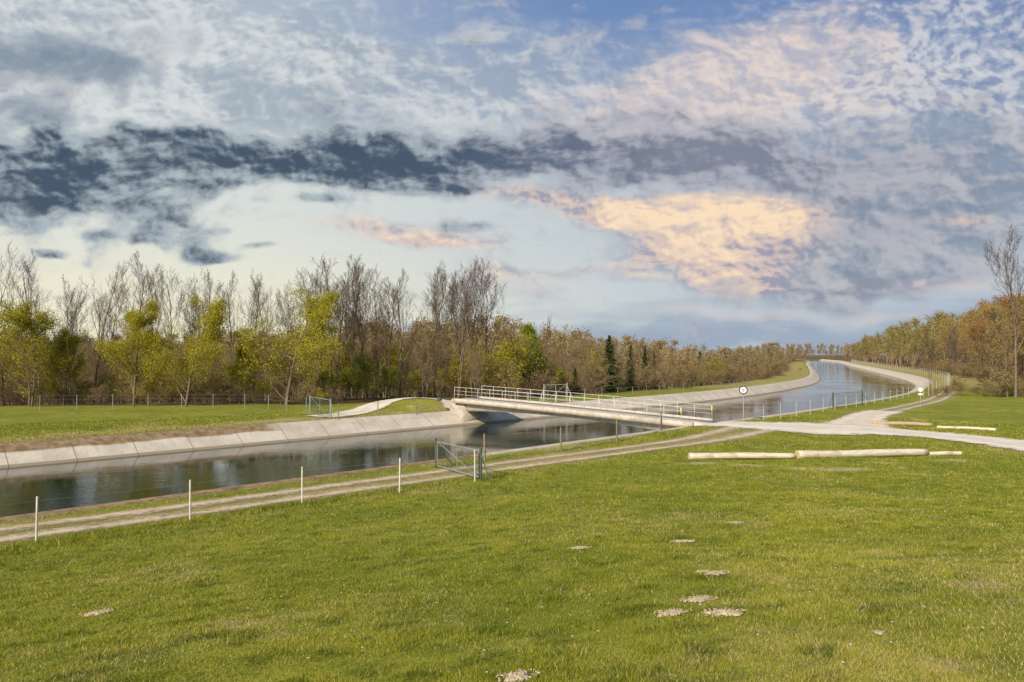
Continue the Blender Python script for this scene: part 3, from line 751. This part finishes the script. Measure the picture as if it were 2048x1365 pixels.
for k in range(ka+4,kb,2):
    q=CL[k]-NR[k]*rng.uniform(17,22)
    if q[1]>70: plant('scrub',q[0],q[1],rng.uniform(2.0,3.6),1.3)
for k in range(km,kb,2):
    q=CL[k]+NR[k]*rng.uniform(18,22)
    if q[1]>78: plant('scrub',q[0],q[1],rng.uniform(2.,3.8),1.3)
for px in np.arange(1870,2150,26): plant_px('scrub',px,rng.uniform(745,780),rng.uniform(79,84),1.3)
NC=9000
rr=np.exp(rng.uniform(math.log(76),math.log(620),NC));pxs=rng.uniform(-180,2260,NC)
xx=(pxs-1024)/F0*rr;yy=rr;ss=canal_s(xx,yy)
ok=((ss<-18)&(yy>76))|((ss>19)&(yy>80)&(pxs>1690))
ok|=(yy>430)&(pxs>1400)&(np.abs(ss)>12)
xx,yy,ss,pxs,rr=xx[ok],yy[ok],ss[ok],pxs[ok],rr[ok]
zz=height(xx,yy)
acc=[]
for i in range(len(xx)):
    d0=2.6+rr[i]*.012
    if acc:
        a=np.array(acc)
        if ((a[:,0]-xx[i])**2+(a[:,1]-yy[i])**2).min()<d0*d0: continue
    acc.append((xx[i],yy[i],i))
order=sorted(acc,key=lambda a:rr[a[2]])
def tree_h(i):
    sk=np.interp(pxs[i],SKX,SKY)
    top=(HZ-sk)/F0*yy[i]+EYE-zz[i]
    return top*rng.uniform(.72,1.06)
nb=no=0;rest=[]
for (x,y,i) in order:
    h=min(max(tree_h(i),3.5),20)
    rt=ss[i]>0
    if y<175 and ((rt and no<140) or ((not rt) and nb<215)):
        if rt:
            plant('orange' if rng.random()<.55 else 'brown',x,y,h,1.1); no+=1
        else:
            if rng.random()<(.15 if pxs[i]<650 else .06): plant('yelb',x,y,h*.85,1.1)
            else: plant('brown',x,y,h,1.05)
            nb+=1
    else: rest.append((x,y,zz[i],h,rt))
def farwood(items,leafm,lab,seed):
    protos=[]
    for s in range(3):
        tr,cr,lf=tree(seed+s,10,.3,9,.1,4,3,0,twr=.035,leaves=1100,lsize=.27,lspread=.4,limblen=.36,up=.35,r0=.14)
        V,Fs=join([tr,cr,lf]);mi=np.zeros(len(Fs),int);mi[-len(lf[1]):]=1;protos.append((V,Fs,mi))
    Ps=[];MI=[]
    for (x,y,z,h,rt) in items:
        V,Fs,mi=protos[rng.integers(3)];a=rng.random()*6.28;c,s=math.cos(a),math.sin(a);k=h/10
        W=np.stack([(V[:,0]*c-V[:,1]*s)*k+x,(V[:,0]*s+V[:,1]*c)*k+y,V[:,2]*k+z-.1],1);Ps.append((W,Fs));MI.append(mi)
    V,Fs=join(Ps);me=mesh_np('far_wood',V,Fs,[twig,leafm]);me.polygons.foreach_set('material_index',np.concatenate(MI).astype(np.int32))
    obj('far_wood',me,kind='stuff',label=lab,category='wood')
leafBF=leafmat('far_budding',[(.44,.34,.18),(.31,.245,.13),(.40,.32,.15)],.0,.3,scale=.05)
leafOF=leafmat('far_copper',[(.45,.30,.14),(.30,.235,.09),(.28,.27,.09)],.0,.3,scale=.05)
endw=[r for r in rest if r[1]>430 and 1440<1024+F0*r[0]/r[1]<1760][:120]
for px in np.arange(1520,1790,6):
    d=rng.uniform(660,740);x_=(px+rng.uniform(-3,3)-1024)/F0*d
    endw.append((x_,d,H1(x_,d),rng.uniform(11,15.5),True))
L_=[r for r in rest if not r[4]][:400];R_=[r for r in rest if r[4]][:380]
farwood(L_,leafBF,'distant brown leafless wood beyond the canal',100)
farwood(R_,leafOF,'distant copper brown wood on the slope',110)
farwood([(x,y,z,max(h,11.),rt) for x,y,z,h,rt in endw],leafBF,'remote wood closing the view behind the canal',120)

# ------------------------------------------------------------ distant hills
hm=simple('hazy_hills',(.20,.26,.34),(.24,.30,.37),.002,1.,0.)  # aerial haze painted into the base colour as a bluish tint
def ridge(R0,hf,seed,lab):
    r=np.random.default_rng(seed);ph=r.random(6)*6;az=np.radians(np.arange(-75,75.1,.25))
    hh=hf*(1+.35*np.sin(az*7+ph[0])+.25*np.sin(az*19+ph[1])+.12*np.sin(az*47+ph[2])+.05*np.sin(az*140+ph[3]))
    V=[];k=5
    prof=[(-.35,0),(-.2,.45),(0,1),(.2,.8),(.5,0)]
    for a,h in zip(az,hh):
        for o,f in prof: V.append((math.sin(a)*(R0*(1+o*.3)),math.cos(a)*(R0*(1+o*.3)),h*f-5*(f==0)))
    ii=np.arange(len(az)*k).reshape(-1,k);Fs=np.stack([ii[:-1,:-1],ii[:-1,1:],ii[1:,1:],ii[1:,:-1]],-1).reshape(-1,4)
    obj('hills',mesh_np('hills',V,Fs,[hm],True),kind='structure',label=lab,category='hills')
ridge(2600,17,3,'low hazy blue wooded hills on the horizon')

# ------------------------------------------------------------ sky backdrop (cloud field on a real distant shell)
EL=R(32)
def sl_(v): v=np.asarray(v,float)/255; return np.where(v<.04045,v/12.92,((v+.055)/1.055)**2.4)
az=np.concatenate([np.arange(-100,-40,1.),np.arange(-40,40.01,.07),np.arange(41,100.1,1.)])
el=np.concatenate([np.arange(-2,31,.07),np.arange(31.5,62,1.)])
AA,EE=np.meshgrid(np.radians(az),np.radians(el))
ac=np.clip(AA,-R(62),R(62));ec=EE
PX=1024+F0*np.tan(ac);PY=HZ-F0*np.tan(ec)/np.cos(ac)
def B(px,py,wx,wy,rot=0,amp=1.,X=None,Y=None):
    c,s=math.cos(R(rot)),math.sin(R(rot));dx=X-px;dy=-(Y-py)
    u=(dx*c+dy*s)/wx;v=(-dx*s+dy*c)/wy
    t=np.clip(1-np.sqrt(u*u+v*v),0,1);return amp*t*t*(3-2*t)
wx1=fbm(PX/260,PY/150,201,6,.5);wy1=fbm(PX/260,PY/150,221,6,.5)
XA=PX+wx1*90;YA=PY+wy1*36
XB=PX+wx1*30;YB=PY+wy1*14
def blobs(L,small=False):
    s=0
    for b_ in L: s=s+B(*b_,X=XB if small else XA,Y=YB if small else YA)
    return s
f1=fbm(XA/210,YA/115,241,7,.56)
f2=fbm(XB/70,YB/44,261,6,.58)
f2b=fbm((XB+8)/70,(YB-8)/44,261,6,.58)
f1b=fbm((XA+22)/210,(YA-18)/115,241,5,.54)
f3=fbm(XB/300,YB/48,281,6,.52)
f5=fbm(XB/120,YB/56,341,6,.56)
mot=fbm(XB/28,YB/19,301,3,.5)
f4=fbm(PX/420,PY/240,321,4,.5)
relief=(f2-f2b)*.9+(f1-f1b)*.75
def mixc(c,m,k):
    m=np.clip(m,0,1)[...,None];return c*(1-m)+k*m
def cl2(a,b,t): t=np.clip(t,0,1)[...,None];return a*(1-t)+b*t
S_=lambda *v: sl_(v)[None,None,:]
rg=sst(-.45,.35,AA)
hor=cl2(S_(237,232,206),S_(192,203,210),rg);mid=cl2(S_(215,220,215),S_(184,198,207),rg);top=cl2(S_(184,194,204),S_(108,138,184),sst(-.55,.15,AA))
c=cl2(hor,mid,sst(.03,.2,EE));c=cl2(c,top,sst(.2,.46,EE))
c=cl2(c,cl2(S_(174,186,200),S_(98,122,172),sst(.05,.4,EE)),sst(.25,.7,AA)*.75)
hz=blobs([(1350,685,850,60,0,1.1),(1250,615,600,75,4,.55),(1850,640,560,110,0,.7),(800,665,380,40,0,.3)])
c=mixc(c,.8*sst(.08,1.15,hz+f3*.6),S_(144,160,182))
hl=blobs([(1800,570,520,70,-3,.9),(1120,550,330,70,0,.5),(1650,635,420,35,0,.6),(1350,620,300,30,0,.45)])
c=mixc(c,.7*sst(.15,1.2,hl+f3*.7+f2*.15),S_(226,214,207))
veil=blobs([(60,80,950,460,0,1.2),(700,170,700,220,0,1.),(1950,180,650,360,0,1.1),(1130,180,480,160,0,.75),(1550,310,800,280,0,.6)])
vm=sst(.0,1.1,veil+f1*.5+f2*.25)
lum=f4*.7+f1*.45+f2*.45+relief*.75+mot*.28
c=mixc(c,.88*vm,cl2(cl2(S_(158,171,184),S_(148,162,184),rg),cl2(S_(216,221,221),S_(204,206,211),rg),sst(-.8,.65,lum)))
ccm=sst(.1,1.1,blobs([(1900,90,640,270,0,1.7),(1330,150,260,90,0,.6),(60,210,300,260,0,.6)])+f1*.4)
c=mixc(c,.48*ccm*sst(-.05,.5,mot+f1*.3),S_(213,215,221))
c=mixc(c,.6*ccm*sst(.0,.5,-mot+f1*.2)*sst(.1,.5,rg),S_(108,130,176))
c=mixc(c,.3*ccm*sst(.0,.5,-mot)*(1-sst(.1,.5,rg)),S_(130,146,166))
gp=blobs([(50,110,280,110,0,1.1),(240,150,220,70,0,.8),(330,60,220,60,0,.4),(60,250,260,80,0,.9)])
c=mixc(c,.8*sst(.15,1.05,gp+f1*.4+f2*.5),cl2(S_(150,164,178),S_(112,130,150),sst(-.3,.6,gp-relief+f2*.3-.3)))
pw=blobs([(1520,130,500,140,24,1.),(1420,190,540,150,10,.85),(1250,250,380,120,0,.5),(1750,230,420,140,0,.4)])
c=mixc(c,.78*sst(.05,1.2,pw+f1*.4+f2*.2),cl2(S_(190,186,194),S_(233,215,204),sst(-.6,.55,f2*.5+relief*.9+f1*.4)))
lv=blobs([(1760,460,500,230,0,1.15),(2020,330,430,220,0,.75),(1620,560,340,110,0,.95),(1650,270,480,90,0,.5)])
c=mixc(c,.86*sst(.08,1.1,lv+f1*.45+f2*.2),cl2(S_(122,135,156),S_(180,182,189),sst(-.8,.75,f1+f2*.35+relief*.8)))
# peach lit cloud: soft billow with shaded flank
pc=blobs([(1390,440,390,95,0,1.0),(1520,450,260,115,0,.8),(1190,412,340,52,-8,.85),(1410,525,240,95,-10,1.0),(1490,565,180,55,0,.5),(1020,545,130,38,-10,.6),(1150,552,110,28,0,.5)])+blobs([(760,455,240,30,-5,.85),(880,482,190,20,-3,.75),(1935,435,100,22,0,.8),(1100,388,190,30,0,.55),(1510,577,80,18,0,.7),(1850,560,180,22,-3,.5)],True)
pn=pc+f1*.26+f5*.22
pm=sst(.0,1.05,pn)
g4=blobs([(1400,420,320,90,0,.65),(1560,450,150,90,0,.5),(1360,520,130,55,0,.5),(1240,430,160,40,0,.45)])
lit=pn*.42+g4*.75+relief*1.15+f5*.25+f2*.12-.35*sst(0,1,(YA-470)/110.)*sst(1430,1600,PX)+.35*(PX<1000)
pk=cl2(S_(156,156,174),S_(210,190,184),sst(-.05,.5,lit));pk=cl2(pk,S_(250,222,188),sst(.4,1.3,lit))
c=mixc(c,.95*pm,pk)
# dark cloud bank
lw=1-.35*sst(850,1500,PX)
dk=blobs([(260,285,380,90,0,.95),(500,320,420,105,0,1.05),(740,345,380,95,0,.95),(170,375,380,85,0,1.),(60,345,260,70,0,.7),(330,445,300,85,-12,.85),(20,425,220,60,0,1.),(40,300,230,80,0,.5),(980,320,420,120,0,.9),(1320,300,520,140,-4,1.05),(1650,335,480,110,0,.75),
  (620,245,260,80,0,.45),(1450,570,160,35,-8,.4),(1760,440,260,90,0,.45)])+blobs([(430,506,90,20,0,1.1),(95,497,52,14,0,1.1),(530,490,80,13,0,.7),(180,465,90,17,0,.8),(900,383,150,20,0,.9),(945,452,110,22,0,.6),(620,400,160,16,0,.6)],True)
dn=dk+f1*.38+f2*.42+f5*.44
dm=sst(.16,.92,dn)*(1-.12*(1-lw))
de=sst(.3,1.65,dn-relief*1.25)*lw
r2=sst(-.3,.25,AA)
dc=cl2(cl2(S_(168,180,188),S_(172,174,186),r2),cl2(S_(58,76,98),S_(72,88,116),r2),de)
c=mixc(c,.96*dm,dc)
c=np.clip(c,0,1)
RS=7000
Vs=np.stack([np.sin(AA)*np.cos(EE)*RS,np.cos(AA)*np.cos(EE)*RS,np.sin(EE)*RS],-1).reshape(-1,3)
ii=np.arange(AA.size).reshape(AA.shape)
Fs=np.stack([ii[:-1,:-1],ii[:-1,1:],ii[1:,1:],ii[1:,:-1]],-1).reshape(-1,4)[:, ::-1]
sm,nt=newmat('cloudy_sky')
a_=N(nt,'ShaderNodeAttribute',attribute_name='tone');e_=N(nt,'ShaderNodeEmission');nt.links.new(a_.outputs['Color'],e_.inputs[0]);e_.inputs[1].default_value=1.03
o_=N(nt,'ShaderNodeOutputMaterial');nt.links.new(e_.outputs[0],o_.inputs[0])
try: sm.cycles.emission_sampling='NONE'
except Exception as ex: print(ex)
obj('sky',mesh_np('sky',Vs,Fs,[sm],True,color=c.reshape(-1,3)),kind='structure',label='evening sky with dark and peach lit clouds',category='sky')

# ------------------------------------------------------------ sun + world
sd=Vector((-.57,-.82,0)).normalized()
tosun=Vector((sd.x*math.cos(EL),sd.y*math.cos(EL),math.sin(EL)))
sl=bpy.data.lights.new('sun','SUN');sl.energy=5.0;sl.angle=R(.6);sl.color=(1,.87,.69)
so=bpy.data.objects.new('sun',sl);COL.objects.link(so);so.rotation_euler=(-tosun).to_track_quat('-Z','Y').to_euler()
w=bpy.data.worlds.new('World');scene.world=w;w.use_nodes=True;nt=w.node_tree;nt.nodes.clear()
sky=N(nt,'ShaderNodeTexSky',sky_type='NISHITA');sky.sun_disc=False;sky.sun_elevation=EL;sky.sun_rotation=math.atan2(tosun.x,tosun.y)
bg=N(nt,'ShaderNodeBackground');nt.links.new(sky.outputs[0],bg.inputs[0]);bg.inputs[1].default_value=.10
ow=N(nt,'ShaderNodeOutputWorld');nt.links.new(bg.outputs[0],ow.inputs[0])

# ------------------------------------------------------------ camera
cd=bpy.data.cameras.new('camera');cd.lens=36*F0/2048;cd.sensor_width=36;cd.clip_end=20000;cd.clip_start=.1
co=bpy.data.objects.new('camera',cd);COL.objects.link(co);co.location=(0,0,EYE);co.rotation_euler=(R(90)+math.atan((HZ-682.5)/F0),0,0)
scene.camera=co
scene.view_settings.view_transform='Standard';scene.view_settings.look='None';scene.view_settings.exposure=0
